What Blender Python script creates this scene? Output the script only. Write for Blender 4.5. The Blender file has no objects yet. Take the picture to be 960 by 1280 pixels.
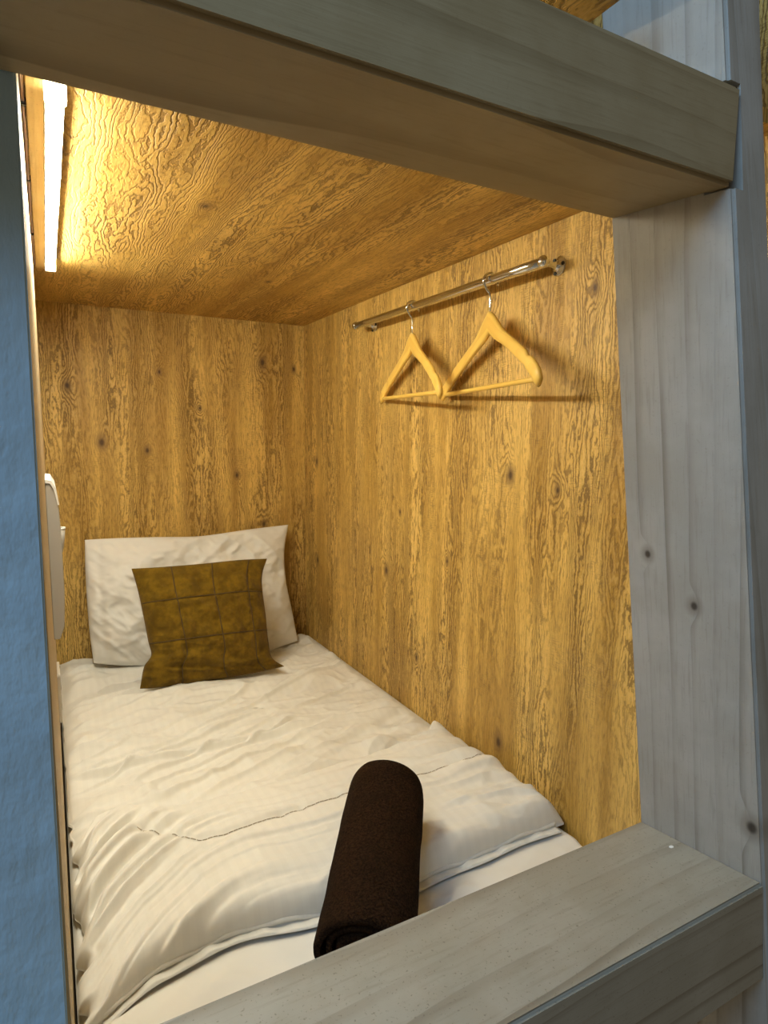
import bpy, bmesh, math, random
import numpy as np
from mathutils import Vector, Matrix

S = 0.9            # width of the sleeping capsule in metres
Z0 = 1.55          # height of the camera above the floor
sc = bpy.context.scene
col = sc.collection
rng = np.random.RandomState(7)

def P(x, y, z):
    return Vector((x * S, y * S, z * S + Z0))

# ------------------------------------------------------------------ camera
F = 776.91
RM = np.array([[0.8797, -0.4754, 0.0079], [0.0521, 0.1126, 0.9923], [0.4720, 0.8728, -0.1233]])
yaw, pitch, roll = 0.49573, -0.12359, 0.00801
def rot(yaw, pitch, roll):
    fw = np.array([math.sin(yaw) * math.cos(pitch), math.cos(yaw) * math.cos(pitch), math.sin(pitch)])
    r = np.array([math.cos(yaw), -math.sin(yaw), 0]); u = np.cross(r, fw)
    c, s = math.cos(roll), math.sin(roll)
    return np.array([c * r + s * u, -s * r + c * u, fw])
RM = rot(yaw, pitch, roll)
cam = bpy.data.cameras.new('camera'); co = bpy.data.objects.new('camera', cam); col.objects.link(co)
cam.sensor_fit = 'HORIZONTAL'; cam.sensor_width = 36; cam.lens = F / 960 * 36
cam.clip_start = 0.01
m = Matrix.Identity(4)
for i in range(3):
    m[i][0], m[i][1], m[i][2] = RM[0][i], RM[1][i], -RM[2][i]
m.translation = P(0, 0, 0)
co.matrix_world = m
sc.camera = co

def ray(px, py):
    return RM.T @ np.array([(px - 480) / F, -(py - 640) / F, 1.0])
def at_plane(px, py, p0, n):
    v = ray(px, py); n = np.array(n, float); p0 = np.array(p0, float)
    return v * (n @ p0) / (n @ v)

# ------------------------------------------------------------------ helpers
def tag(o, label=None, cat=None, group=None, kind=None):
    for k, v in (('label', label), ('category', cat), ('group', group), ('kind', kind)):
        if v: o[k] = v
    return o

def obj(name, me_or_bm, mat, parent=None, smooth=False, base=None):
    """link one mesh object; base = world point that becomes its origin"""
    if isinstance(me_or_bm, bmesh.types.BMesh):
        me = bpy.data.meshes.new(name); me_or_bm.to_mesh(me); me_or_bm.free()
    else:
        me = me_or_bm
    me.materials.append(mat)
    o = bpy.data.objects.new(name, me); col.objects.link(o)
    if parent is not None:
        me.transform(Matrix.Translation(-parent.location)); o.parent = parent
    elif base is not None:
        me.transform(Matrix.Translation(-Vector(base))); o.location = base
    if smooth:
        for p in me.polygons: p.use_smooth = True
    return o

def empty(name, loc):
    o = bpy.data.objects.new(name, None); o.empty_display_size = .05
    col.objects.link(o); o.location = loc
    return o

def poly_extrude(bm, bottom, top):
    """prism between two matching vertex loops"""
    a = [bm.verts.new(v) for v in bottom]; b = [bm.verts.new(v) for v in top]
    n = len(a)
    bm.faces.new(a[::-1]); bm.faces.new(b)
    for i in range(n):
        bm.faces.new((a[i], a[(i + 1) % n], b[(i + 1) % n], b[i]))
    bmesh.ops.recalc_face_normals(bm, faces=bm.faces)

def box(bm, lo, hi):
    x0, y0, z0 = lo; x1, y1, z1 = hi
    poly_extrude(bm, [P(x0, y0, z0), P(x1, y0, z0), P(x1, y1, z0), P(x0, y1, z0)],
                 [P(x0, y0, z1), P(x1, y0, z1), P(x1, y1, z1), P(x0, y1, z1)])

def bevel(bm, w, seg=3):
    bmesh.ops.bevel(bm, geom=list(bm.edges), offset=w, segments=seg, affect='EDGES', profile=.5)

def tube(bm, pts, r, n=12, caps=True, radii=None):
    pts = [Vector(p) for p in pts]
    t0 = (pts[1] - pts[0]).normalized()
    up = Vector((0, 0, 1)) if abs(t0.z) < .9 else Vector((1, 0, 0))
    nrm = t0.cross(up).normalized()
    rings = []
    for i, p in enumerate(pts):
        a = pts[max(i - 1, 0)]; b = pts[min(i + 1, len(pts) - 1)]
        t = (b - a).normalized()
        nrm = (nrm - t * nrm.dot(t)).normalized(); bi = t.cross(nrm)
        rr = radii[i] if radii else r
        rings.append([bm.verts.new(p + (nrm * math.cos(2 * math.pi * k / n) + bi * math.sin(2 * math.pi * k / n)) * rr) for k in range(n)])
    for i in range(len(rings) - 1):
        for k in range(n):
            bm.faces.new((rings[i][k], rings[i][(k + 1) % n], rings[i + 1][(k + 1) % n], rings[i + 1][k]))
    if caps:
        bm.faces.new(rings[0][::-1]); bm.faces.new(rings[-1])
    bmesh.ops.recalc_face_normals(bm, faces=bm.faces)

def sphere(bm, c, r, seg=20):
    bmesh.ops.create_uvsphere(bm, u_segments=seg, v_segments=seg // 2, radius=r, matrix=Matrix.Translation(c))

# numpy value noise ----------------------------------------------------------
_PERM = rng.rand(256, 256)
def vnoise(x, y):
    x = np.asarray(x, float); y = np.asarray(y, float)
    xi = np.floor(x).astype(int); yi = np.floor(y).astype(int)
    fx = x - xi; fy = y - yi
    fx = fx * fx * fx * (fx * (fx * 6 - 15) + 10); fy = fy * fy * fy * (fy * (fy * 6 - 15) + 10)
    g = lambda i, j: _PERM[i % 256, j % 256]
    a = g(xi, yi) * (1 - fx) + g(xi + 1, yi) * fx
    b = g(xi, yi + 1) * (1 - fx) + g(xi + 1, yi + 1) * fx
    return (a * (1 - fy) + b * fy) * 2 - 1
def fbm(x, y, o=3):
    s = 0; a = 1
    for k in range(o):
        s = s + a * vnoise(x * 2 ** k + 17.3 * k, y * 2 ** k + 5.1 * k); a *= .5
    return s
def ridge(x, y, o=2):
    s = 0; a = 1
    for k in range(o):
        n = vnoise(x * 2 ** k + 31.7 * k, y * 2 ** k + 11.9 * k)
        s = s + a * (1 - np.abs(n) * 2.2).clip(-.4, 1); a *= .5
    return s
def sstep(a, b, x):
    t = np.clip((x - a) / (b - a), 0, 1); return t * t * (3 - 2 * t)

def grid_mesh(name, V, closed_u=False):
    """V: (nu, nv, 3) world points"""
    nu, nv = V.shape[:2]
    idx = np.arange(nu * nv).reshape(nu, nv)
    a = idx[:-1, :-1].ravel(); b = idx[1:, :-1].ravel(); c = idx[1:, 1:].ravel(); d = idx[:-1, 1:].ravel()
    me = bpy.data.meshes.new(name)
    me.from_pydata(V.reshape(-1, 3).tolist(), [], np.stack([a, b, c, d], 1).tolist())
    return me

# ------------------------------------------------------------------ materials
class NT:
    def __init__(self, name):
        self.m = bpy.data.materials.new(name); self.m.use_nodes = True
        self.t = self.m.node_tree; self.n = self.t.nodes
        self.b = self.n['Principled BSDF']
    def node(self, kind, **kw):
        nd = self.n.new(kind)
        for k, v in kw.items(): setattr(nd, k, v)
        return nd
    def put(self, sock, v):
        if v is None: return
        if hasattr(v, 'is_output'): self.t.links.new(v, sock)
        else: sock.default_value = v
    def math(self, op, a, b=None, c=None, clamp=False):
        nd = self.node('ShaderNodeMath', operation=op, use_clamp=clamp)
        self.put(nd.inputs[0], a); self.put(nd.inputs[1], b); self.put(nd.inputs[2], c)
        return nd.outputs[0]
    def noise(self, vec, scale=1, detail=2, rough=.5, dist=0):
        nd = self.node('ShaderNodeTexNoise')
        self.put(nd.inputs['Vector'], vec); nd.inputs['Scale'].default_value = scale
        nd.inputs['Detail'].default_value = detail; nd.inputs['Roughness'].default_value = rough
        nd.inputs['Distortion'].default_value = dist
        return nd.outputs[0]
    def comb(self, x, y, z):
        nd = self.node('ShaderNodeCombineXYZ')
        for s, v in zip(nd.inputs, (x, y, z)): self.put(s, v)
        return nd.outputs[0]
    def xyz(self, kind='Object'):
        tc = self.node('ShaderNodeTexCoord'); sp = self.node('ShaderNodeSeparateXYZ')
        self.t.links.new(tc.outputs[kind], sp.inputs[0]); return sp.outputs, tc.outputs[kind]
    def mapr(self, v, a, b, c=0., d=1.):
        nd = self.node('ShaderNodeMapRange'); nd.interpolation_type = 'SMOOTHSTEP'
        self.put(nd.inputs[0], v)
        for i, q in enumerate((a, b, c, d)): self.put(nd.inputs[1 + i], q)
        return nd.outputs[0]
    def mix(self, f, a, b, mode='MIX'):
        nd = self.node('ShaderNodeMix', data_type='RGBA', blend_type=mode)
        self.put(nd.inputs[0], f)
        for i, v in ((6, a), (7, b)):
            self.put(nd.inputs[i], v if hasattr(v, 'is_output') else (*v, 1))
        return nd.outputs[2]
    def bump(self, h, strength=.3, dist=.001):
        nd = self.node('ShaderNodeBump'); nd.inputs['Strength'].default_value = strength
        nd.inputs['Distance'].default_value = dist
        self.put(nd.inputs['Height'], h); self.t.links.new(nd.outputs[0], self.b.inputs['Normal'])
    def color(self, c): self.put(self.b.inputs['Base Color'], c if hasattr(c, 'is_output') else (*c, 1))
    def rough(self, v): self.put(self.b.inputs['Roughness'], v)

def plain(name, c, rough=.5, metal=0.):
    k = NT(name); k.color(c); k.rough(rough); k.b.inputs['Metallic'].default_value = metal
    return k.m

def laminate(name, u, v, w, knots=(), seed=0.):
    """oak-look laminate: u = across the grain, v = along it, w = the normal axis (0,1,2); knots are (u, v, radius) in object metres"""
    k = NT(name); xs, vec = k.xyz()
    U, V = xs[u], xs[v]
    big = k.noise(k.comb(k.math('MULTIPLY', U, 7.), k.math('MULTIPLY', V, .9), seed), 1, 2, .5)
    mid = k.noise(k.comb(k.math('MULTIPLY', U, 22.), k.math('MULTIPLY', V, 3.5), seed + 3), 1, 2, .55)
    jit = k.noise(k.comb(k.math('MULTIPLY', U, 130.), k.math('MULTIPLY', V, 60.), seed + 7), 1, 2, .6)
    dmin = None
    for (ku, kv, kr) in knots:
        du = k.math('SUBTRACT', U, ku); dv = k.math('MULTIPLY', k.math('SUBTRACT', V, kv), .62)
        d = k.math('DIVIDE', k.math('SQRT', k.math('ADD', k.math('MULTIPLY', du, du), k.math('MULTIPLY', dv, dv))), kr)
        dmin = d if dmin is None else k.math('MINIMUM', dmin, d)
    ph = k.math('ADD', k.math('MULTIPLY', U, 84.), k.math('ADD', k.math('MULTIPLY', big, 24.), k.math('MULTIPLY', mid, 9.)))
    ph = k.math('ADD', ph, k.math('MULTIPLY', jit, 1.3))
    if dmin is not None:
        ph = k.math('ADD', ph, k.mapr(dmin, 0, 5, 3.2, 0))
    wav = k.math('SINE', k.math('MULTIPLY', ph, 2 * math.pi))
    line = k.mapr(wav, .1, .98)
    pale = k.mapr(wav, -.35, -1.)
    # strength of the line pattern comes and goes between boards
    vis = k.mapr(k.noise(k.comb(k.math('MULTIPLY', U, 9.), k.math('MULTIPLY', V, 1.6), seed + 11), 1, 2, .5), .36, .62, .25, 1.)
    line = k.math('MULTIPLY', line, vis)
    fine = k.noise(k.comb(k.math('MULTIPLY', U, 300.), k.math('MULTIPLY', V, 34.), seed + 15), 1, 3, .65)
    fleck = k.mapr(fine, .5, .68)
    cross = k.noise(k.comb(k.math('MULTIPLY', U, 60.), k.math('MULTIPLY', V, 500.), seed + 19), 1, 2, .6)
    saw = k.math('MULTIPLY', k.mapr(cross, .5, .66), k.mapr(k.noise(k.comb(k.math('MULTIPLY', U, 14.), k.math('MULTIPLY', V, 6.), seed + 23), 1, 2, .5), .48, .62))
    tone = k.mapr(k.noise(k.comb(k.math('MULTIPLY', U, 16.), k.math('MULTIPLY', V, .8), seed + 27), 1, 3, .6), .34, .66)
    blot = k.mapr(k.noise(k.comb(k.math('MULTIPLY', U, 9.), k.math('MULTIPLY', V, 3.), seed + 31), 1, 3, .6), .38, .68)
    c = k.mix(tone, (.80, .53, .145), (.43, .25, .045))
    c = k.mix(k.math('MULTIPLY', blot, .5), c, (.38, .22, .045))
    c = k.mix(k.math('MULTIPLY', k.math('MULTIPLY', pale, vis), .35), c, (.86, .62, .24))
    c = k.mix(k.math('MULTIPLY', line, .72), c, (.15, .08, .02))
    c = k.mix(k.math('MULTIPLY', fleck, .58), c, (.17, .095, .025))
    c = k.mix(k.math('MULTIPLY', saw, .35), c, (.17, .095, .025))
    if dmin is not None:
        halo = k.mapr(dmin, .6, 2.4, .75, 0); core = k.mapr(dmin, .25, .95, .95, 0)
        c = k.mix(halo, c, (.22, .125, .04)); c = k.mix(core, c, (.075, .036, .012))
    k.color(c); k.rough(.5)
    h = k.math('SUBTRACT', k.math('MULTIPLY', fine, .5), k.math('MULTIPLY', line, .9))
    h = k.math('SUBTRACT', h, k.math('MULTIPLY', saw, .5))
    k.bump(h, .6, .0022)
    return k.m

def timber(name, u, v, w, base, dark, light, knots=(), seed=0., lines=26., bump=.25, grime=.5, wander=3.5, lean=0.):
    """planed softwood with a grey wash: v along the grain, u and w across it"""
    k = NT(name); xs, vec = k.xyz()
    U, V, W_ = xs[u], xs[v], xs[w]
    UU = k.math('ADD', U, k.math('MULTIPLY', k.math('ADD', W_, k.math('MULTIPLY', V, lean)), .6))
    dmin = None
    for (ku, kv, kr) in knots:
        du = k.math('SUBTRACT', U, ku); dv = k.math('MULTIPLY', k.math('SUBTRACT', V, kv), .75)
        d = k.math('DIVIDE', k.math('SQRT', k.math('ADD', k.math('MULTIPLY', du, du), k.math('MULTIPLY', dv, dv))), kr)
        dmin = d if dmin is None else k.math('MINIMUM', dmin, d)
    wob = k.noise(k.comb(k.math('MULTIPLY', UU, 6.), k.math('MULTIPLY', V, 1.1), seed), 1, 2, .5)
    ph = k.math('ADD', k.math('MULTIPLY', UU, lines), k.math('MULTIPLY', wob, wander))
    if dmin is not None: ph = k.math('ADD', ph, k.mapr(dmin, 0, 4, .42, 0))
    fr = k.math('FRACT', ph)
    late = k.mapr(fr, .62, .97); late = k.math('MULTIPLY', late, k.mapr(fr, .97, 1., 1., 0.))
    vis = k.mapr(k.noise(k.comb(k.math('MULTIPLY', UU, 20.), k.math('MULTIPLY', V, 1.), seed + 4), 1, 2, .5), .38, .62, .15, 1.)
    fib = k.noise(k.comb(k.math('MULTIPLY', UU, 300.), k.math('MULTIPLY', V, 14.), seed + 8), 1, 3, .6)
    wash = k.noise(vec, 9, 4, .6)
    spot = k.noise(vec, 330, 2, .5)
    c = k.mix(k.mapr(wash, .35, .68), base, light)
    c = k.mix(k.math('MULTIPLY', k.math('MULTIPLY', late, vis), .8), c, dark)
    c = k.mix(k.mapr(fib, .5, .75, 0, .3), c, dark)
    c = k.mix(k.mapr(spot, .62, .74, 0, grime), c, tuple(q * .8 for q in dark))
    if dmin is not None:
        c = k.mix(k.mapr(dmin, .7, 2.2, .6, 0), c, dark)
        c = k.mix(k.mapr(dmin, .3, .9, .92, 0), c, (.045, .032, .022))
    k.color(c); k.rough(.55)
    h = k.math('ADD', k.math('MULTIPLY', fib, .5), k.math('MULTIPLY', wash, .8))
    h = k.math('SUBTRACT', h, k.math('MULTIPLY', late, .25))
    k.bump(h, bump, .002)
    return k.m

def paint(name, c, scale=90):
    k = NT(name); xs, vec = k.xyz()
    n = k.noise(k.comb(k.math('MULTIPLY', xs[0], 1.), k.math('MULTIPLY', xs[1], 1.), k.math('MULTIPLY', xs[2], .45)), scale, 3, .55)
    big = k.noise(vec, 14, 3, .55)
    k.color(k.mix(k.mapr(big, .3, .7), c, tuple(q * .86 for q in c))); k.rough(.42)
    k.bump(k.math('ADD', n, k.math('MULTIPLY', big, 1.5)), .75, .003)
    return k.m

def cloth(name, c, weave=900., stripe=None, rough=.85, bump=.12, sheen=.15):
    k = NT(name); xs, vec = k.xyz()
    n = k.noise(vec, weave, 2, .6); big = k.noise(vec, 8, 3, .5)
    cc = k.mix(k.mapr(big, .35, .7, 0, .35), c, tuple(q * .88 for q in c))
    if stripe:
        w = k.math('SINE', k.math('MULTIPLY', xs[stripe[0]], 2 * math.pi / stripe[1]))
        w = k.mapr(w, -.2, .2)
        cc = k.mix(k.math('MULTIPLY', w, .10), cc, tuple(q * .72 for q in c))
        k.rough(k.mapr(w, 0, 1, rough, rough - .18))
    else: k.rough(rough)
    k.color(cc); k.b.inputs['Sheen Weight'].default_value = sheen
    k.bump(n, bump, .0006)
    return k.m

# knots given in W-units, turned into metres of the object's own coordinates
def wz(z): return z * S + Z0
KR = [(1.194, -.096, .010), (1.031, -.12, .006), (1.824, -.459, .010), (1.207, -.794, .011), (2.443, -.114, .010), (1.46, -.36, .005),
      (2.44, -.535, .009), (1.735, -.248, .005), (1.62, -.70, .006), (.95, .30, .007)]
KB = [(.183, -.037, .012), (.812, .296, .011), (.344, -.068, .008), (.077, .169, .009), (.694, -.173, .008), (.399, .235, .006), (.95, .276, .007), (.807, -.386, .009), (.55, .10, .005)]
M = {}
M['lam_right'] = laminate('oak_laminate_side', 1, 2, 0, [(a * S, wz(b), r) for a, b, r in KR], 1.)
M['lam_back'] = laminate('oak_laminate_head', 0, 2, 1, [(a * S, wz(b), r) for a, b, r in KB], 5.)
M['lam_left'] = timber('pale_plywood_left', 1, 2, 0, (.62, .48, .27), (.45, .33, .17), (.68, .54, .32), seed=9., lines=60., grime=0.)
M['lam_ceil'] = laminate('oak_laminate_ceiling', 0, 1, 2, [(.31 * S, 1.35 * S, .008), (.62 * S, 1.9 * S, .007)], 13.)
M['board'] = timber('plywood_board', 0, 1, 2, (.35, .26, .15), (.22, .15, .08), (.40, .31, .19), seed=2.)
GB, GD, GL = (.36, .34, .305), (.20, .17, .13), (.43, .41, .375)
M['post'] = timber('grey_washed_pine_post', 1, 2, 0, GB, GD, GL,
                   [(.037 * S, wz(-.157), .0055), (-.022 * S, wz(-.217), .006), (-.088 * S, wz(-.503), .009)], 3., lines=40., bump=.35, grime=.15, wander=1.5, lean=.15)
OB, OD, OL = (.30, .225, .12), (.18, .128, .06), (.35, .275, .16)
M['beam'] = timber('stained_pine_top_rail', 2, 0, 1, OB, OD, OL, [(.09 * S, wz(.27), .006)], 21., lines=30., bump=.2, grime=.1)
M['beam_low'] = timber('grey_washed_pine_bottom_rail', 2, 0, 1, (.29, .265, .21), (.16, .13, .09), (.34, .315, .26), [], 33., lines=36., bump=.2, grime=.6)
M['painted'] = paint('blue_grey_paint', (.42, .59, .73))
M['batten'] = timber('ochre_wood_batten', 0, 1, 2, (.50, .34, .12), (.36, .22, .07), (.56, .40, .16), seed=40., lines=90.)
M['steel'] = plain('polished_chrome', (.78, .80, .83), .12, 1.)
M['dark'] = plain('black_screw_recess', (.02, .02, .02), .6)
M['hanger'] = timber('lacquered_beech', 1, 0, 1, (.86, .56, .12), (.72, .42, .08), (.90, .62, .15), seed=50., lines=160., bump=.05, grime=0.)
M['hanger'].node_tree.nodes['Principled BSDF'].inputs['Roughness'].default_value = .35
M['sheet'] = cloth('white_cotton_sheet', (.80, .78, .73), 900)
M['duvet'] = cloth('white_striped_sateen', (.80, .785, .735), 1100, (0, .022))
M['pillow'] = cloth('white_cotton_pillowcase', (.80, .785, .75), 1000)
M['thread'] = plain('stitching_thread', (.36, .31, .24), .8)
M['white'] = plain('white_plastic', (.80, .79, .76), .4)
M['grey'] = plain('warm_grey_plastic', (.42, .395, .36), .5)
M['cable'] = plain('pinkish_cable_sleeve', (.55, .40, .34), .5)
# suede
k = NT('brown_suede'); xs, vec = k.xyz()
n1 = k.noise(vec, 28, 4, .65); n2 = k.noise(vec, 700, 2, .6)
k.color(k.mix(k.mapr(n1, .36, .68), (.100, .056, .002), (.165, .096, .004))); k.rough(.9)
k.b.inputs['Sheen Weight'].default_value = .08; k.b.inputs['Specular IOR Level'].default_value = .2; k.bump(k.math('ADD', n1, n2), .2, .001)
M['suede'] = k.m
M['suede_seam'] = plain('brown_suede_piping', (.07, .04, .006), .85)
# terry
k = NT('dark_brown_terry'); xs, vec = k.xyz()
n1 = k.noise(vec, 300, 3, .7); n2 = k.noise(vec, 30, 3, .6)
c_ = k.mix(k.mapr(n1, .3, .7), (.008, .004, .002), (.042, .0215, .0105))
k.color(k.mix(k.mapr(n2, .35, .7, 0, .4), c_, (.014, .008, .004))); k.rough(1.); k.b.inputs['Sheen Weight'].default_value = .0; k.b.inputs['Specular IOR Level'].default_value = .05
k.bump(n1, 1., .006)
M['terry'] = k.m
# lamp
k = NT('translucent_white_cap')
tr_ = k.node('ShaderNodeBsdfTranslucent'); tr_.inputs[0].default_value = (.85, .82, .74, 1)
mx = k.node('ShaderNodeMixShader'); mx.inputs[0].default_value = .6
k.color((.8, .78, .72)); k.t.links.new(k.b.outputs[0], mx.inputs[1]); k.t.links.new(tr_.outputs[0], mx.inputs[2])
k.t.links.new(mx.outputs[0], k.n['Material Output'].inputs['Surface'])
M['cap'] = k.m
k = NT('glowing_led_diffuser')
k.color((.9, .9, .88)); k.b.inputs['Emission Color'].default_value = (1, .95, .76, 1)
k.b.inputs['Emission Strength'].default_value = 225
M['glow'] = k.m

# ------------------------------------------------------------------ the capsule shell
XL, XR, ZC, YB = -.0078, .9974, .460, 2.580
YF0 = .600
TH = .02
def struct(name, lo, hi, mat):
    bm = bmesh.new(); box(bm, lo, hi)
    return tag(obj(name, bm, mat), kind='structure')
struct('wall_back', (XL - TH, YB, -1.25), (XR + TH, YB + TH, ZC + TH), M['lam_back'])
struct('wall_right', (XR, .40, -1.25), (XR + TH, YB - .0005, .95), M['lam_right'])
struct('wall_left', (XL - TH, YF0 + .002, -1.25), (XL, YB - .0005, ZC + TH), M['lam_left'])
# ceiling with a notch round the front post
bm = bmesh.new()
nb = [(XL, .50), (.560, .50), (.560, .596), (XR - .0005, .596), (XR - .0005, YB - .0005), (XL + .0003, YB - .0005)]
poly_extrude(bm, [P(x, y, ZC) for x, y in nb], [P(x, y, ZC + TH) for x, y in nb])
tag(obj('ceiling', bm, M['lam_ceil']), kind='structure')
struct('floor', (XL + .0005, .60, -1.16), (XR - .0005, YB - .0005, -1.12), M['board'])

# ------------------------------------------------------------------ front frame
frame = empty('bunk_frame', P(.4, .52, -Z0 / S))
tag(frame, 'grey washed timber frame around the open front of the sleeping bunk', 'bed frame')
YFt, YFb, YBk = .447, .419, .587
# right post: leans, inner arris from (.6,.5) down to (.795,-.5775)
def post_x(z): return .637 + (.2696 - z) * .149      # inner arris at the back
def post_f(z): return .667 + (.2696 - z) * .150      # inner arris at the front
zt, zb_ = .70, -1.72
yf, yk = .440, YBk
wpost = .062
bm = bmesh.new()
def pyf(z): return .447 + (z - .27) * (.447 - .419) / .85 - .001   # front face follows both rails
zs = np.linspace(zb_, zt, 30)
rings = []
for z in zs:
    x = post_x(z); y0 = min(max(pyf(z), .405), .452); rings.append([bm.verts.new(v) for v in (P(post_f(z), y0, z), P(post_f(z) + wpost, y0, z), P(post_f(z) + wpost, yk, z), P(x, yk, z))])
for a, b in zip(rings[:-1], rings[1:]):
    for i in range(4): bm.faces.new((a[i], a[(i + 1) % 4], b[(i + 1) % 4], b[i]))
bm.faces.new(rings[0][::-1]); bm.faces.new(rings[-1])
bmesh.ops.recalc_face_normals(bm, faces=bm.faces)
es = [e for e in bm.edges if abs((e.verts[0].co - e.verts[1].co).normalized().z) > .9]
bmesh.ops.bevel(bm, geom=es, offset=.003, segments=3, affect='EDGES')
# the notch that takes the end of the top rail
po = obj('post', bm, M['post'], frame)
po['label'] = 'leaning grey pine post with knots'
cut = bmesh.new()
poly_extrude(cut, [P(.50, .40, .2680), P(.684, .40, .2680), P(.684, .4760, .2680), P(.50, .4760, .2680)],
             [P(.50, .40, .3745), P(.671, .40, .3745), P(.671, .4760, .3745), P(.50, .4760, .3745)])
cm = bpy.data.meshes.new('cut'); cut.to_mesh(cm); cut.free()
cm.transform(Matrix.Translation(-frame.location))
cobj = bpy.data.objects.new('cut', cm); col.objects.link(cobj); cobj.parent = frame
md = po.modifiers.new('notch', 'BOOLEAN'); md.operation = 'DIFFERENCE'; md.object = cobj; md.solver = 'EXACT'
bpy.context.view_layer.update()
dg = bpy.context.evaluated_depsgraph_get()
nm = bpy.data.meshes.new_from_object(po.evaluated_get(dg))
po.modifiers.clear(); po.data = nm
bpy.data.objects.remove(cobj)

# top rail
zb0, zt0 = .2705, .371
bm = bmesh.new()
def railbox(bm, x0, x1b, x1t, y0, y1, z0, z1):
    poly_extrude(bm, [P(x0, y0, z0), P(x1b, y0, z0), P(x1b, y1, z0), P(x0, y1, z0)],
                 [P(x0, y0, z1), P(x1t, y0, z1), P(x1t, y1, z1), P(x0, y1, z1)])
# L-shaped plan: the full depth stops at the post, the front tongue runs into the notch
def rail_plan(z, xe):
    q = lambda y: post_f(z) + (post_x(z) - post_f(z)) * (y - .447) / (YBk - .447) - .0012
    return [(-.45, YFt), (xe, YFt), (xe, .475), (q(.475), .475), (q(YBk), YBk), (-.45, YBk)]
a = [P(x, y, zb0) for x, y in rail_plan(zb0, .6665)]
b = [P(x, y, zt0) for x, y in rail_plan(zt0, .6665)]
poly_extrude(bm, a, b)
es = [e for e in bm.edges if abs((e.verts[0].co - e.verts[1].co).normalized().x) > .9]
bmesh.ops.bevel(bm, geom=es, offset=.004, segments=4, affect='EDGES')
o = obj('crossbeam', bm, M['beam'], frame); o['label'] = 'brown-grey beam across the top of the opening'
# bottom rail
bm = bmesh.new()
z0, z1 = -.727, -.578
def low_plan(z): return [P(-.45, YFb, z), P(post_f(z) - .0015, YFb, z), P(post_x(z) - .0015, YBk, z), P(-.45, YBk, z)]
poly_extrude(bm, low_plan(z0), low_plan(z1))
es = [e for e in bm.edges if abs((e.verts[0].co - e.verts[1].co).normalized().x) > .9]
bmesh.ops.bevel(bm, geom=es, offset=.0035, segments=3, affect='EDGES')
o = obj('crossbeam', bm, M['beam_low'], frame); o['label'] = 'dusty grey beam across the foot of the opening'
# lap of the bottom rail past the front of the post
# painted upright at the left, standing just behind the rails
bm = bmesh.new()
def pl(z): return -.0062 - .0045 * (.27 - z) / .85
y0, y1 = YBk + .0012, YBk + .012
box_pts = lambda z: [P(-.32, y0, z), P(pl(z), y0, z), P(pl(z), y1, z), P(-.32, y1, z)]
poly_extrude(bm, box_pts(-1.72), box_pts(.70))
es = [e for e in bm.edges if abs((e.verts[0].co - e.verts[1].co).normalized().z) > .9]
bmesh.ops.bevel(bm, geom=es, offset=.0015, segments=3, affect='EDGES')
o = obj('upright_board', bm, M['painted'], frame); o['label'] = 'smooth painted board at the left of the opening'
for (x, y, r) in ((.752, .524, .0024),):
    bm = bmesh.new()
    bmesh.ops.create_icosphere(bm, subdivisions=2, radius=r, matrix=Matrix.Translation(P(x, y, -.578)) @ Matrix.Diagonal((1.5, 1, .25, 1)))
    obj('paint_fleck', bm, M['white'], frame)

# ------------------------------------------------------------------ lamp on the ceiling along the left wall
lamp = empty('strip_light', P(.03, 1.45, ZC - .001))
tag(lamp, 'white glowing LED tube light on the ceiling along the left wall', 'strip light')
ty0, ty1, tx, tz, tr = .985, 1.955, .0335, ZC - .017, .0105
bm = bmesh.new()
arc = [(tx + .0105 * math.cos(a), ZC - .0142 - .0115 * math.sin(a)) for a in np.linspace(0, math.pi, 15)]
poly_extrude(bm, [P(x, ty0 - .014, z) for x, z in arc], [P(x, ty1, z) for x, z in arc])
obj('diffuser_tube', bm, M['glow'], lamp)
for y in (ty0 - .024, ty1 + .0):
    bm = bmesh.new()
    dy = .024 if y < 1.2 else .006
    box(bm, (tx - .013, y, ZC - .031), (tx + .013, y + dy, ZC - .0008)); bevel(bm, .002)
    obj('end_cap', bm, M['cap'], lamp)
bm = bmesh.new(); box(bm, (tx - .0118, ty0, ZC - .0140), (tx + .0110, ty1, ZC - .0008)); box(bm, (tx + .0108, ty0, ZC - .0160), (tx + .0120, ty1, ZC - .0008)); box(bm, (tx - .0126, ty0, ZC - .0235), (tx - .0112, ty1, ZC - .0008)); obj('shielded_channel', bm, M['white'], lamp)  # channel with side lips added to block light towards ceiling and batten
bm = bmesh.new(); box(bm, (XL + .0072, .62, ZC - .012), (.0208, 2.02, ZC - .0006)); bevel(bm, .001, 2)
tag(obj('trim_1', bm, M['batten']), kind='structure')
bm = bmesh.new()
ys = np.linspace(.66, 2.0, 60)
tube(bm, [P(XL + .0035 + .0006 * math.sin(y * 23), y, ZC - .006 + .0015 * math.sin(y * 31)) for y in ys], .0022, 8)
cb = obj('power_cable', bm, M['cable'], lamp, True)
for y in (1.05, 1.35, 1.7):
    bm = bmesh.new(); box(bm, (XL + .0006, y, ZC - .0105), (XL + .0070, y + .006, ZC - .0006)); o = obj('cable_clip', bm, M['dark'])
    o.data.transform(Matrix.Translation(-lamp.location)); o.parent = cb

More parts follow.
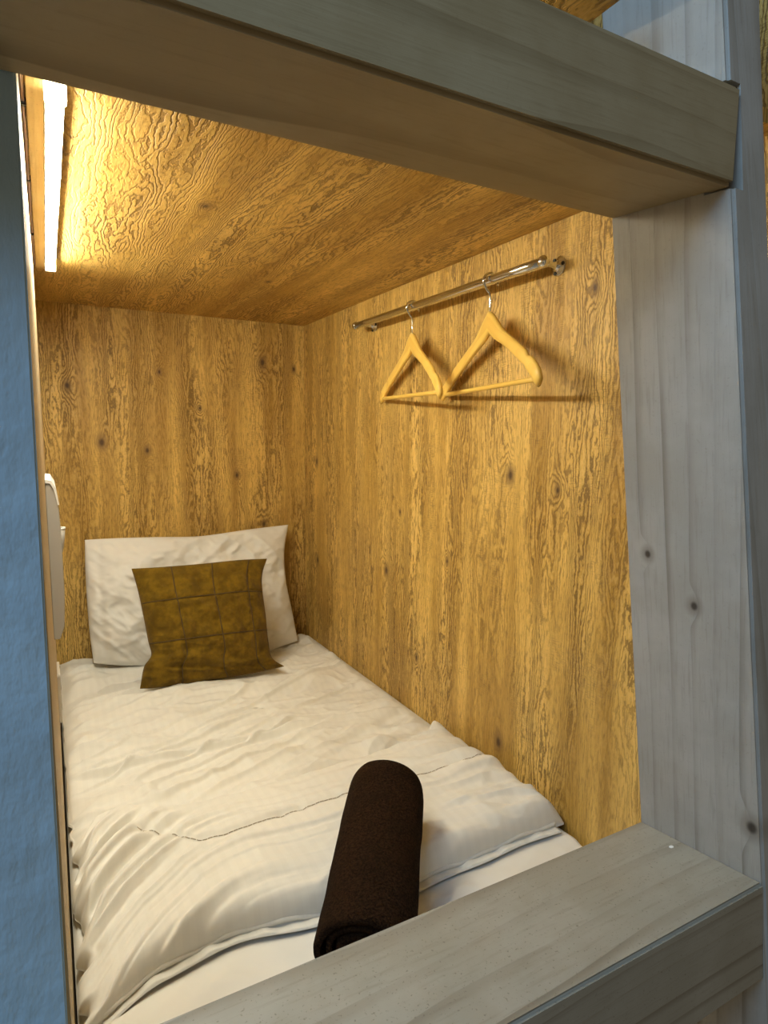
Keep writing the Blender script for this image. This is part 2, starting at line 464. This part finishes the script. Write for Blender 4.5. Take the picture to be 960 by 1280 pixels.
# ------------------------------------------------------------------ left wall fittings
def rounded_slab(bm, y0, y1, z0, z1, x0, x1, rad, n=8):
    pts = []
    for (cy, cz, a0) in ((y1 - rad, z1 - rad, 0), (y0 + rad, z1 - rad, 90), (y0 + rad, z0 + rad, 180), (y1 - rad, z0 + rad, 270)):
        for i in range(n + 1):
            a = math.radians(a0 + 90 * i / n); pts.append((cy + rad * math.cos(a), cz + rad * math.sin(a)))
    poly_extrude(bm, [P(x0, y, z) for y, z in pts], [P(x1, y, z) for y, z in pts])
shelf = empty('folding_panel', P(XL, 1.65, -.45))
tag(shelf, 'grey rounded panel folded flat against the left wall above the bed', 'wall panel')
# body: rounded in profile (seen from the foot of the bed), thin and tall
prof = [(0, -.104), (.012, -.106), (.018, -.120), (.0235, -.16), (.0255, -.23), (.0255, -.36), (.0215, -.425), (.012, -.452), (0, -.452)]
# the profile is drawn for y = 1.5 and given a depth of 20 cm
def prof_pts(y): return [P(XL + .0002 + x, y, z) for x, z in prof]
bm = bmesh.new(); poly_extrude(bm, prof_pts(1.50), prof_pts(1.72)); bevel(bm, .002, 2)
obj('panel', bm, M['grey'], shelf)
bm = bmesh.new(); poly_extrude(bm, [P(XL + .0006 + x, 1.497, z) for x, z in ((0, -.100), (.011, -.102), (.019, -.118), (.0245, -.155), (.021, -.155), (.016, -.124), (.009, -.1085), (0, -.1075))],
                               [P(XL + .0006 + x, 1.725, z) for x, z in ((0, -.100), (.011, -.102), (.019, -.118), (.0245, -.155), (.021, -.155), (.016, -.124), (.009, -.1085), (0, -.1075))])
obj('lit_top_edge', bm, M['white'], shelf)  # white colour stands in for light falling on the panel's top edge
cup = empty('wall_cup', P(XL, 1.9, -.33))
tag(cup, 'small grey tapered holder on the left wall behind the rounded grey panel', 'holder')
bm = bmesh.new()
cpts = [(-.30, .0155), (-.268, .0205)]
for dz in (0,):
    n = 28; rr = []
    for z, r in ((-.335, .006), (-.325, .012), (-.30, .0165), (-.262, .0205), (-.262, .0180), (-.30, .013)):
        rr.append([bm.verts.new(P(XL + .0205 + r * math.cos(2 * math.pi * i / n), 1.9 + r * math.sin(2 * math.pi * i / n), z)) for i in range(n)])
    for a, b in zip(rr[:-1], rr[1:]):
        for i in range(n): bm.faces.new((a[i], a[(i + 1) % n], b[(i + 1) % n], b[i]))
    bm.faces.new(rr[0][::-1]); bm.faces.new(rr[-1])
    bmesh.ops.recalc_face_normals(bm, faces=bm.faces)
obj('cup', bm, M['grey'], cup, True)
bm = bmesh.new(); tor = []
n = 28
for i in range(n + 1):
    a = 2 * math.pi * i / n; tor.append(P(XL + .0205 + .0193 * math.cos(a), 1.9 + .0193 * math.sin(a), -.2605))
tube(bm, tor, .0022, 8, False); obj('rim', bm, M['white'], cup, True)
bm = bmesh.new(); rounded_slab(bm, 1.875, 1.925, -.36, -.27, XL + .0004, XL + .0022, .008); obj('mounting_plate', bm, M['grey'], cup)
sock = empty('power_socket', P(XL, 1.85, -.68))
tag(sock, 'white plastic power socket low on the left wall beside the mattress', 'power socket')
bm = bmesh.new(); rounded_slab(bm, 1.80, 1.92, -.775, -.640, XL + .0004, XL + .0075, .008); bevel(bm, .0008, 2); obj('face_plate', bm, M['white'], sock)
bm = bmesh.new()
for z in (-.68, -.74):
    tube(bm, [P(XL + .0060, 1.86, z), P(XL + .0082, 1.86, z)], .018, 20)
obj('outlet', bm, M['grey'], sock)

# ------------------------------------------------------------------ mattress
def mat_top(y): return -.908 + (2.58 - y) * .016
def head_rise(x, y): return .034 * sstep(2.12, 2.45, y) * sstep(.80, .15, x)
nx, ny = 120, 260
xs_ = np.linspace(XL + .004, XR - .004, nx); ys_ = np.linspace(.605, YB - .004, ny)
X, Y = np.meshgrid(xs_, ys_, indexing='ij')
ex = np.minimum(X - xs_[0], xs_[-1] - X); ey = np.minimum(Y - ys_[0], ys_[-1] - Y)
rd = .02
edge = np.where(np.minimum(ex, ey) < rd, rd - np.sqrt(np.maximum(rd ** 2 - (rd - np.minimum(ex, ey)).clip(0) ** 2, 0)), 0)
Z = mat_top(Y) + head_rise(X, Y) - edge + (.004 * fbm(X * 5 + Y * 3, Y * 9, 3) + .007 * ridge(X * 3 - Y * 5, Y * 7 + X * 8, 2) + .004 * ridge(X * 7 + Y * 3, Y * 9 - X * 4, 2)) * sstep(.96, .90, Y) - .002 * sstep(.90, .96, Y)
def closed_height(name, X, Y, Z, zbot):
    nx, ny = X.shape
    verts = np.stack([X, Y, Z], -1).reshape(-1, 3)
    idx = np.arange(nx * ny).reshape(nx, ny)
    faces = np.stack([idx[:-1, :-1].ravel(), idx[1:, :-1].ravel(), idx[1:, 1:].ravel(), idx[:-1, 1:].ravel()], 1).tolist()
    loop = list(idx[:, 0]) + list(idx[-1, 1:]) + list(idx[-2::-1, -1]) + list(idx[0, -2:0:-1])
    nb = len(verts); bot = verts[loop].copy(); bot[:, 2] = zbot(bot[:, 0], bot[:, 1]) if callable(zbot) else zbot
    verts = np.concatenate([verts, bot]); L = len(loop)
    for i in range(L):
        j = (i + 1) % L; faces.append([loop[j], loop[i], nb + i, nb + j])
    faces.append([nb + i for i in range(L)])
    me = bpy.data.meshes.new(name)
    me.from_pydata([tuple(P(*v)) for v in verts], [], [list(map(int, f)) for f in faces]); me.update()
    return me
mt = obj('mattress', closed_height('mattress', X, Y, Z, -1.118), M['sheet'], None, True, P(.495, 1.6, -1.118))
tag(mt, 'single mattress in a white sheet filling the bunk floor', 'mattress')

# ------------------------------------------------------------------ duvet
x0, x1 = XL + .006, XR - .006
y0d = .958
nx, ny = 330, 560
u = np.linspace(0, 1, nx); v = np.linspace(0, 1, ny)
xs_ = x0 + (x1 - x0) * (u - .035 * np.sin(2 * math.pi * u))          # more rows near both sides
ys_ = y0d + (2.55 - y0d) * (v ** 1.35)
X, Y = np.meshgrid(xs_, ys_, indexing='ij')
def front_curve(x): return .958 + .030 * np.exp(-((x - .24) / .13) ** 2) - .05 * sstep(.12, -.02, x) + .006 * np.sin(x * 9)
def fold_curve(x): return 1.385 + .05 * np.exp(-((x - .10) / .08) ** 2) - .02 * np.sin((x - .1) * 5) + .05 * sstep(.85, 1., x) - .05 * sstep(.06, 0, x)
Yw = Y + (front_curve(X) - .958) * sstep(1.6, .96, Y)
df = Yw - front_curve(X)                       # distance behind the front edge
fc = fold_curve(X)
band = sstep(.012, -.012, Yw - fc)              # 1 on the folded-over double layer
side = np.minimum(X - x0, x1 - X)
hside = np.sqrt(np.clip(1 - (1 - np.clip(side / .07, 0, 1)) ** 2, 0, 1))
hleft = np.sqrt(np.clip(1 - (1 - np.clip((X - x0) / .11, 0, 1)) ** 2, 0, 1))
thick = .016 + .034 * band
front = np.sqrt(np.clip(1 - (1 - np.clip(df / .035, 0, 1)) ** 2, 0, 1))
Zb = mat_top(Yw) + head_rise(X, Yw)
puff = .012 * band * np.sin(np.clip((Yw - front_curve(X)) / (fc - front_curve(X) + 1e-6), 0, 1) * math.pi)
h = (thick + puff) * np.minimum(np.minimum(hside, hleft * .35 + .65 * hside), 1) * (.25 + .75 * front)
# stitch groove
def stitch_y(x): return 1.212 + .10 * sstep(.24, .12, x) + .02 * np.exp(-((x - .2) / .05) ** 2) + .012 * np.sin((x - .3) * 6)
sd = np.abs(Yw - stitch_y(X)); gm = sstep(.10, .14, X)
h -= .012 * np.exp(-((Yw - fc - .010) / .010) ** 2) * sstep(0, .1, side)
h -= .010 * np.exp(-(sd / .012) ** 2) * gm * band
# long soft folds in the band, bending forward at the left
t = (Yw - front_curve(X)) + .10 * sstep(.45, 0, X) * (1 - sstep(0, .5, X)) + .25 * (np.clip(.35 - X, 0, 1)) ** 1.5 * 1.2
lf = vnoise(t * 22, X * 1.1 + 3.1) * .5 + vnoise(t * 44, X * 1.4 + 8.) * .42 + vnoise(t * 80, X * 2. + 1.) * .2
h += band * front * .027 * lf * (.40 + 1.0 * sstep(.55, .05, X)) * sstep(0, .03, X - x0) * sstep(-.01, .10, fc - Yw) * (1 - .75 * np.exp(-(sd / .03) ** 2) * gm)
# the puckers along the stitching
h += band * .0030 * vnoise(X * 46, Yw * 12) * np.exp(-(sd / .03) ** 2) * gm
# thin part: fine crosswise crinkles and a few sharper creases
thin = 1 - band
cr = ridge(Yw * 9 + .9 * X + .6 * fbm(X * 2, Yw * 2, 2), X * 1.5 - 1.0 * Yw, 2)
h += thin * .016 * np.clip(cr, -.2, 1.4) * sstep(0, .05, side)
h += thin * .011 * fbm(X * 4.5, Yw * 8, 3) * sstep(0, .06, side)
cr2 = np.abs(vnoise(Yw * 14 - X * 5.5 + 2., X * 2.2 + Yw * .7)); h += thin * .013 * np.exp(-(cr2 / .12) ** 2) * sstep(0, .08, side)
h += .0045 * ridge(X * 9 + Yw * 5, Yw * 14 - X * 6, 2) * (1 - .5 * band) * sstep(0, .06, side)
rg = sstep(.6, .95, X) * band                  # crumpled right end
h += rg * front * (.014 * ridge(X * 5 + Yw * 9, Yw * 14 + X * 2, 2) + .006 * fbm(X * 8, Yw * 11, 2)) * sstep(0, .04, side)
h -= .014 * sstep(2.14, 2.26, Y) * sstep(.08, .16, X) * sstep(.96, .88, X)
h = np.maximum(h, .0045)
taper = sstep(2.55, 2.44, Y)
Zd = Zb + .0055 + h * (.35 + .65 * taper)
lx = np.clip(vnoise(Yw * 34, X * 3) + .25, 0, 1)
X2 = X + .016 * lx * sstep(.06, 0, X - x0) * (.2 + .8 * sstep(1.55, 1.35, Yw))
me = closed_height('duvet', X2, Yw, Zd, lambda x, y: mat_top(y) + head_rise(x, y) + .0048)
dv = obj('duvet', me, M['duvet'], None, True, P(.5, 1.6, mat_top(1.6)))
tag(dv, 'white striped duvet folded over double towards the foot of the bed', 'duvet')
def duvet_z(x, y):
    i = np.argmin(np.abs(xs_ - x)); j = np.argmin(np.abs(Yw[i] - y)); return Zd[i, j]
def child(name, bm, mat, par, smooth=True):
    o = obj(name, bm, mat, None, smooth); o.data.transform(Matrix.Translation(-par.location)); o.parent = par; return o
bm = bmesh.new()
for x in np.arange(.125, .955, .0105):
    a = []
    for q in np.linspace(0, .0088, 4):
        xx = x + q; yy = float(stitch_y(np.array(xx))); a.append(P(xx, yy, duvet_z(xx, yy) + .0014))
    tube(bm, a, .0008, 6)
child('stitching', bm, M['thread'], dv)
bm = bmesh.new()
pp = []
for x in np.linspace(.03, .965, 160):
    y = float(front_curve(np.array(x))); pp.append(P(x, y + .001, mat_top(y) + .013 + .002 * math.sin(x * 60) + .002 * math.sin(x * 23)))
tube(bm, pp, .0042, 8)
child('piping', bm, M['duvet'], dv)
hx = np.linspace(.03, .965, 240); ht = np.linspace(0, 1, 6)
HX, HT_ = np.meshgrid(hx, ht, indexing='ij')
HY = front_curve(HX) - .019 + .002 * np.sin(HX * 31) + HT_ * .026
HZ = mat_top(HY) + .0095 + .0015 * np.sin(HX * 70 + HT_) + .0012 * np.sin(HX * 133)
hm = closed_height('hem', HX, HY, HZ, lambda x, y: mat_top(y) + .0062)
child('hem', hm, M['duvet'], dv)

# ------------------------------------------------------------------ pillow-like things from four outline curves on a tilted plane
def smooth_poly(pts, n):
    pts = np.array(pts, float)
    d = np.r_[0, np.cumsum(np.linalg.norm(np.diff(pts, axis=0), axis=1))]; d /= d[-1]
    # Catmull-Rom through points
    ts = np.linspace(0, 1, n); out = []
    for t in ts:
        i = min(np.searchsorted(d, t, side='right') - 1, len(pts) - 2); i = max(i, 0)
        a = (t - d[i]) / (d[i + 1] - d[i])
        p0 = pts[max(i - 1, 0)]; p1 = pts[i]; p2 = pts[i + 1]; p3 = pts[min(i + 2, len(pts) - 1)]
        m1 = (p2 - p0) * .5; m2 = (p3 - p1) * .5
        if i == 0: m1 = (p2 - p1)
        if i == len(pts) - 2: m2 = (p2 - p1)
        out.append((2 * a ** 3 - 3 * a ** 2 + 1) * p1 + (a ** 3 - 2 * a ** 2 + a) * m1 + (-2 * a ** 3 + 3 * a ** 2) * p2 + (a ** 3 - a ** 2) * m2)
    return np.array(out)
def coons(top, bot, left, right, ns, nt):
    T, B, L, R_ = smooth_poly(top, ns), smooth_poly(bot, ns), smooth_poly(left, nt), smooth_poly(right, nt)
    s = np.linspace(0, 1, ns)[:, None, None]; t = np.linspace(0, 1, nt)[None, :, None]
    return ((1 - t) * T[:, None] + t * B[:, None] + (1 - s) * L[None] + s * R_[None]
            - ((1 - s) * (1 - t) * T[0] + s * (1 - t) * T[-1] + (1 - s) * t * B[0] + s * t * B[-1]))
def cushion_mesh(name, base, n, front, back):
    """base (ns,nt,3) on the plane, front/back offsets along the normal n (towards the viewer)"""
    Vf = base + front[..., None] * n; Vb = base - back[..., None] * n
    ns, nt = front.shape
    vf = Vf.reshape(-1, 3); vb = Vb.reshape(-1, 3)
    idx = np.arange(ns * nt).reshape(ns, nt); N = ns * nt
    q = np.stack([idx[:-1, :-1].ravel(), idx[:-1, 1:].ravel(), idx[1:, 1:].ravel(), idx[1:, :-1].ravel()], 1)
    faces = q.tolist() + (q[:, ::-1] + N).tolist()
    loop = list(idx[:, 0]) + list(idx[-1, 1:]) + list(idx[-2::-1, -1]) + list(idx[0, -2:0:-1])
    for i in range(len(loop)):
        j = (i + 1) % len(loop); faces.append([loop[i], loop[j], loop[j] + N, loop[i] + N])
    me = bpy.data.meshes.new(name)
    me.from_pydata([tuple(P(*p)) for p in np.concatenate([vf, vb])], [], [list(map(int, f)) for f in faces]); me.update()
    bm = bmesh.new(); bm.from_mesh(me); bmesh.ops.recalc_face_normals(bm, faces=bm.faces); bm.to_mesh(me); bm.free()
    return me, Vf

# pillow leaning on the head wall
p0 = np.array([.5, 2.40, -.886]); tl = math.atan(.125 / .5)
nP = np.array([0, -math.cos(tl), math.sin(tl)])
U = lambda pts: [at_plane(x, y, p0, nP) for x, y in pts]
ns, nt = 150, 100
base = coons(U([(106, 675), (140, 673), (190, 671.5), (236, 671), (262, 669), (310, 662), (360, 656)]),
             U([(117, 829), (160, 832), (220, 831), (300, 824), (372, 801)]),
             U([(106, 675), (107, 720), (111, 780), (117, 829)]),
             U([(360, 656), (355, 690), (357, 725), (364, 760), (372, 801)]), ns, nt)
s = np.linspace(-1, 1, ns)[:, None]; t = np.linspace(-1, 1, nt)[None, :]
infl = (np.clip(1 - np.abs(s) ** 2.6, 0, 1) * np.clip(1 - np.abs(t) ** 2.6, 0, 1)) ** .62
# flat hem at both ends
wr = .016 * ridge(s * 1.6 + t * 1.2, t * 1.5 - s * 2.2, 2) + .009 * fbm(s * 4, t * 4, 3) + .006 * ridge(s * 5 - t * 3, t * 4 + s * 3, 2)
wr += .016 * np.exp(-((s + t * .8 + .9) / .18) ** 2) + 0.022 * np.exp(-((s - .62 + .18 * t) / .07) ** 2) * sstep(-.6, .3, t) + .014 * np.exp(-((s + .55 - .5 * (t - .1)) / .10) ** 2)
wr += .012 * np.exp(-((s + .80 + .05 * np.sin(t * 4)) / .05) ** 2) - .010 * np.exp(-((s + .88) / .04) ** 2)
front = .0035 + .082 * infl * (.86 + .24 * t) + wr * infl ** .5
wbk = .005 * fbm(s * 3 + 9, t * 3, 2)
back = .0035 + .045 * infl + wbk * infl
me, _ = cushion_mesh('pillow', base, nP, front, back)
pz = me.vertices
pw = obj('pillow', me, M['pillow'], None, True, P(.5, 2.4, -.895))
tag(pw, 'white bed pillow propped upright against the wooden head wall', 'pillow')

# suede cushion leaning on the pillow
c0 = np.array([.47, 2.095, -.868]); tl = math.atan(.155 / .42)
nC = np.array([-.02, -math.cos(tl), math.sin(tl)]); nC /= np.linalg.norm(nC)
U = lambda pts: [at_plane(x, y, c0, nC) for x, y in pts]
ns, nt = 140, 140
topc = [(164.5, 711), (200, 709), (250, 705), (300, 700), (333.5, 698.5)]
botc = [(175, 861), (200, 859.5), (262, 851), (315, 842), (355, 833)]
leftc = [(164.5, 711), (171, 733), (177.5, 761), (185, 800), (189, 819), (180, 834), (175, 861)]
rightc = [(333.5, 698.5), (328, 716), (327.5, 735), (332, 770), (335, 800), (340, 822), (355, 833)]
base = coons(U(topc), U(botc), U(leftc), U(rightc), ns, nt)
s = np.linspace(-1, 1, ns)[:, None]; t = np.linspace(-1, 1, nt)[None, :]
infl = (np.clip(1 - np.abs(s) ** 2.4, 0, 1) * np.clip(1 - np.abs(t) ** 2.4, 0, 1)) ** .6
VS = (-.44, .14, .70); HT = (-.40, .235)
wr = .007 * fbm(s * 5, t * 5, 3) + .012 * ridge(s * 3 + t, t * 3.5 - s * .4, 2) * (sstep(.35, .9, t) + .5 * sstep(-.4, -.9, s))
groove = sum(np.exp(-((s - a) / .03) ** 2) for a in VS) + sum(np.exp(-((t - a) / .03) ** 2) for a in HT)
front = .003 + .062 * infl + wr * infl ** .5 - .0035 * groove * infl ** .4
front += .006 * np.exp(-((t - .62 - .12 * np.sin(s * 3)) / .06) ** 2) * sstep(-.9, -.5, -s) - .006 * np.exp(-((t - .76 - .08 * np.sin(s * 3)) / .05) ** 2)* sstep(.9, .3, s)
back = .003 + .040 * infl
me, Vf = cushion_mesh('cushion', base, nC, front, back)
cu = obj('cushion', me, M['suede'], None, True, P(.47, 2.16, -.868))
tag(cu, 'square olive-brown suede cushion with seams leaning on the white pillow', 'cushion')
def surf(sv, tv):
    i = (sv + 1) / 2 * (ns - 1); j = (tv + 1) / 2 * (nt - 1); i0 = min(int(i), ns - 2); j0 = min(int(j), nt - 2); a, b = i - i0, j - j0
    return (Vf[i0, j0] * (1 - a) * (1 - b) + Vf[i0 + 1, j0] * a * (1 - b) + Vf[i0, j0 + 1] * (1 - a) * b + Vf[i0 + 1, j0 + 1] * a * b) + nC * .0006
for a in VS:
    bm = bmesh.new(); tube(bm, [P(*surf(a + .012 * math.sin(q * 2.), q)) for q in np.linspace(-.985, .985, 60)], .0019, 6); child('seam', bm, M['suede_seam'], cu)
for a in HT:
    bm = bmesh.new(); tube(bm, [P(*surf(q, a + .03 * (q * q - .5))) for q in np.linspace(-.985, .985, 60)], .0019, 6); child('seam', bm, M['suede_seam'], cu)

# ------------------------------------------------------------------ rolled towel
A = np.array([.380, .768, -.786]); B = np.array([.596, 1.085, -.734])
ax = B - A; Lg = np.linalg.norm(ax); ax /= Lg
side = np.cross(ax, [0, 0, 1]); side /= np.linalg.norm(side); upv = np.cross(side, ax)
th = np.linspace(0, 2 * math.pi * 4.2, 260)
r_out = .083
def rr_of(a): return .010 + (r_out - .006 - .010) * a / th[-1]
lay = .0046
na = 46
ls = np.linspace(0, 1, na)
Vo = np.zeros((len(th), na, 3)); Vi = np.zeros_like(Vo)
ph0 = -1.0
for j, l in enumerate(ls):
    e = min(l, 1 - l) * Lg
    shrink = 1 - (.16 if l > .5 else .03) * (1 - math.sqrt(max(0, 1 - (1 - min(e / (.035 if l > .5 else .008), 1)) ** 2)))
    for i, a in enumerate(th):
        ang = -a + ph0
        r0 = rr_of(a)
        wob = 1 + .022 * vnoise(np.array(ang * 1.2 + 3), np.array(l * 4)) + .012 * vnoise(np.array(ang * 3), np.array(l * 9 + 5))
        for arr, r in ((Vo, r0 + lay), (Vi, r0 - lay)):
            r = r * shrink * wob
            cx = r * math.cos(ang) * 1.08; cz = r * math.sin(ang) * .93
            skew = .010 * (a / th[-1]) * (l < .02) * 0
            c = A + ax * (l * Lg + .010 * math.sin(a * .5 + 1) * (1 - 2 * l) * .3 + skew)
            sag = max(-.054 * (.93), -1)
            if cz < -.072: cz = -.072
            arr[i, j] = c + side * cx + upv * cz
def ribbon(name, Vo, Vi):
    nu, nv = Vo.shape[:2]; N = nu * nv
    idx = np.arange(N).reshape(nu, nv)
    q = np.stack([idx[:-1, :-1].ravel(), idx[1:, :-1].ravel(), idx[1:, 1:].ravel(), idx[:-1, 1:].ravel()], 1)
    faces = q.tolist() + (q[:, ::-1] + N).tolist()
    loop = list(idx[:, 0]) + list(idx[-1, 1:]) + list(idx[-2::-1, -1]) + list(idx[0, -2:0:-1])
    for i in range(len(loop)):
        j = (i + 1) % len(loop); faces.append([loop[j], loop[i], loop[i] + N, loop[j] + N])
    me = bpy.data.meshes.new(name)
    me.from_pydata([tuple(P(*p)) for p in np.concatenate([Vo.reshape(-1, 3), Vi.reshape(-1, 3)])], [], [list(map(int, f)) for f in faces]); me.update()
    bm = bmesh.new(); bm.from_mesh(me); bmesh.ops.recalc_face_normals(bm, faces=bm.faces); bm.to_mesh(me); bm.free()
    return me
tw = obj('rolled_towel', ribbon('rolled_towel', Vo, Vi), M['terry'], None, True, P(.53, 1.0, -.86))
tag(tw, 'dark brown terry towel rolled up on the foot of the white duvet', 'towel')

# ------------------------------------------------------------------ clothes rail on the right wall
XRAIL, ZRAIL, RR = .945, .366, .0105
rail = empty('clothes_rail', P(XR, 1.49, ZRAIL))
tag(rail, 'chrome clothes rail fixed on two brackets high on the right wall', 'clothes rail')
bm = bmesh.new(); tube(bm, [P(XRAIL, y, ZRAIL) for y in np.linspace(1.050, 1.955, 10)], RR * S, 24); obj('rod', bm, M['steel'], rail, True)
for y in (1.047, 1.958):
    bm = bmesh.new(); sphere(bm, P(XRAIL, y, ZRAIL), .0134 * S, 28); obj('end_knob', bm, M['steel'], rail, True)
for y in (1.056, 1.923):
    bm = bmesh.new()
    prof_ = [(0, .0062), (.012, .0062), (.022, .0056), (.036, .0062), (.044, .009), (.0478, .0135), (.0495, .0200), (.0519, .0215), (.0519, .0)]
    n = 28; rings = []
    for dx, r in prof_[:-1]:
        rings.append([bm.verts.new(P(XRAIL + dx, y + r * math.cos(2 * math.pi * i / n), ZRAIL + r * math.sin(2 * math.pi * i / n))) for i in range(n)])
    for a, b in zip(rings[:-1], rings[1:]):
        for i in range(n): bm.faces.new((a[i], a[(i + 1) % n], b[(i + 1) % n], b[i]))
    bm.faces.new(rings[0][::-1]); bm.faces.new(rings[-1]); bmesh.ops.recalc_face_normals(bm, faces=bm.faces)
    br = obj('bracket', bm, M['steel'], rail, True)
    for a in (.9, 3.0, 5.1):
        bm = bmesh.new()
        c = (XRAIL + .0490, y + .0165 * math.cos(a), ZRAIL + .0165 * math.sin(a))
        tube(bm, [P(*c), P(c[0] - .0022, c[1], c[2])], .0036, 12)
        o = obj('screw', bm, M['dark'], None); o.data.transform(Matrix.Translation(-rail.location)); o.parent = br

# ------------------------------------------------------------------ hangers (local x along the shoulders, z up, origin on the rail's top)
def make_hanger(name):
    root = empty(name, (0, 0, 0))
    # shoulders: swept flat oval, thick at the neck, thin at the tips, bowed forward
    bm = bmesh.new()
    N = 41; n = 16; rings = []
    hw = .222
    for i in range(N):
        t = -1 + 2 * i / (N - 1); x = hw * t
        a = abs(t)
        z = -.110 - .130 * (.86 * a + .14 * a ** 4) + .010 * math.exp(-(a / .13) ** 2) - .006 * max(0, (a - .86) / .14) ** 2
        y = -.012 * a ** 2
        hgt = .0118 + .0115 * math.exp(-(a / .17) ** 2) + .0030 * a
        wid = .0062 + .0015 * math.exp(-(a / .3) ** 2)
        if .70 < a < .785: hgt *= .80                     # strap notch
        if a > .97: hgt *= .72; wid *= .8
        ang = math.atan2(-.128 * 1.08 * (a ** .08) * (1 if t > 0 else -1), hw) * min(1, a * 6)
        ring = []
        for k_ in range(n):
            c, s_ = math.cos(2 * math.pi * k_ / n), math.sin(2 * math.pi * k_ / n)
            sc_ = lambda q, e: math.copysign(abs(q) ** e, q)
            yy = wid * sc_(c, .7); zz = hgt * sc_(s_, .7)
            if .70 < a < .785 and s_ > 0: zz -= .002
            ring.append(bm.verts.new((x - math.sin(ang) * zz, y + yy, z + math.cos(ang) * zz)))
        rings.append(ring)
    for a, b in zip(rings[:-1], rings[1:]):
        for k_ in range(n): bm.faces.new((a[k_], a[(k_ + 1) % n], b[(k_ + 1) % n], b[k_]))
    bm.faces.new(rings[0][::-1]); bm.faces.new(rings[-1]); bmesh.ops.recalc_face_normals(bm, faces=bm.faces)
    obj('shoulders', bm, M['hanger'], root, True)
    bm = bmesh.new(); tube(bm, [(x, -.0105, -.2395) for x in np.linspace(-.212, .212, 12)], .0052, 14); obj('trouser_bar', bm, M['hanger'], root, True)
    bm = bmesh.new()
    pts = []
    rc = .0175
    zc = .0015 - rc + .0   # hook circle sits over the rod
    for a in np.linspace(math.radians(-25), math.radians(180), 22):
        pts.append((0, rc * math.cos(a), zc + rc * math.sin(a)))
    # sweep back under and down the stem
    for q in np.linspace(.1, 1, 10):
        a = math.radians(180 + 78 * q); pts.append((0, rc * math.cos(a) * (1 - .25 * q), zc + rc * math.sin(a) * (1 + .35 * q)))
    pts += [(0, -.0005, zc - .034), (0, 0, zc - .050), (0, 0, -.095)]
    # the hook's plane crosses the rod
    tube(bm, pts, .0026, 12); obj('hook', bm, M['steel'], root, True)
    bm = bmesh.new(); tube(bm, [(0, 0, -.098), (0, 0, -.082)], .0032, 12, radii=[.0036, .0028]); obj('collar', bm, M['steel'], root, True)
    return root
def copy_tree(o, parent=None):
    c = o.copy(); col.objects.link(c); c.parent = parent
    for ch in list(o.children): copy_tree(ch, c)
    return c
hg = make_hanger('coat_hanger')
hg2 = copy_tree(hg)
def pose(h, mid, d):
    h.location = P(*mid); h.rotation_euler = (0, math.asin(-d[2] / np.linalg.norm(d)), math.atan2(d[1], d[0]))
# far end -> near end directions measured along the trouser bars
pose(hg, (.945, 1.225, .3795), np.array([-.084, -.47, .006]))
pose(hg2, (.945, 1.583, .3795), np.array([-.082, -.46, -.0075]))
tag(hg, 'wooden coat hanger nearer the opening on the chrome rail', 'coat hanger', 'wooden hangers on the clothes rail')
tag(hg2, 'wooden coat hanger nearer the head of the bed on the chrome rail', 'coat hanger', 'wooden hangers on the clothes rail')

# ------------------------------------------------------------------ light
def area(name, loc, target, size, energy, color, spread=180):
    l = bpy.data.lights.new(name, 'AREA'); l.shape = 'RECTANGLE'; l.size, l.size_y = size; l.energy = energy; l.color = color
    l.spread = math.radians(spread)
    o = bpy.data.objects.new(name, l); col.objects.link(o); o.location = loc
    o.rotation_euler = (Vector(target) - Vector(loc)).to_track_quat('-Z', 'Y').to_euler()
    return o
area('daylight', P(-.80, -.10, 1.15), P(-.20, .12, 0), (.9, .75), 21.0, (.38, .67, 1.0))
w = bpy.data.worlds.new('room_dim'); sc.world = w; w.use_nodes = True
w.node_tree.nodes['Background'].inputs[0].default_value = (1., .84, .58, 1)
w.node_tree.nodes['Background'].inputs[1].default_value = .16

vs = sc.view_settings
vs.view_transform = 'Standard'; vs.look = 'None'; vs.gamma = 1; vs.exposure = 0; vs.use_curve_mapping = False
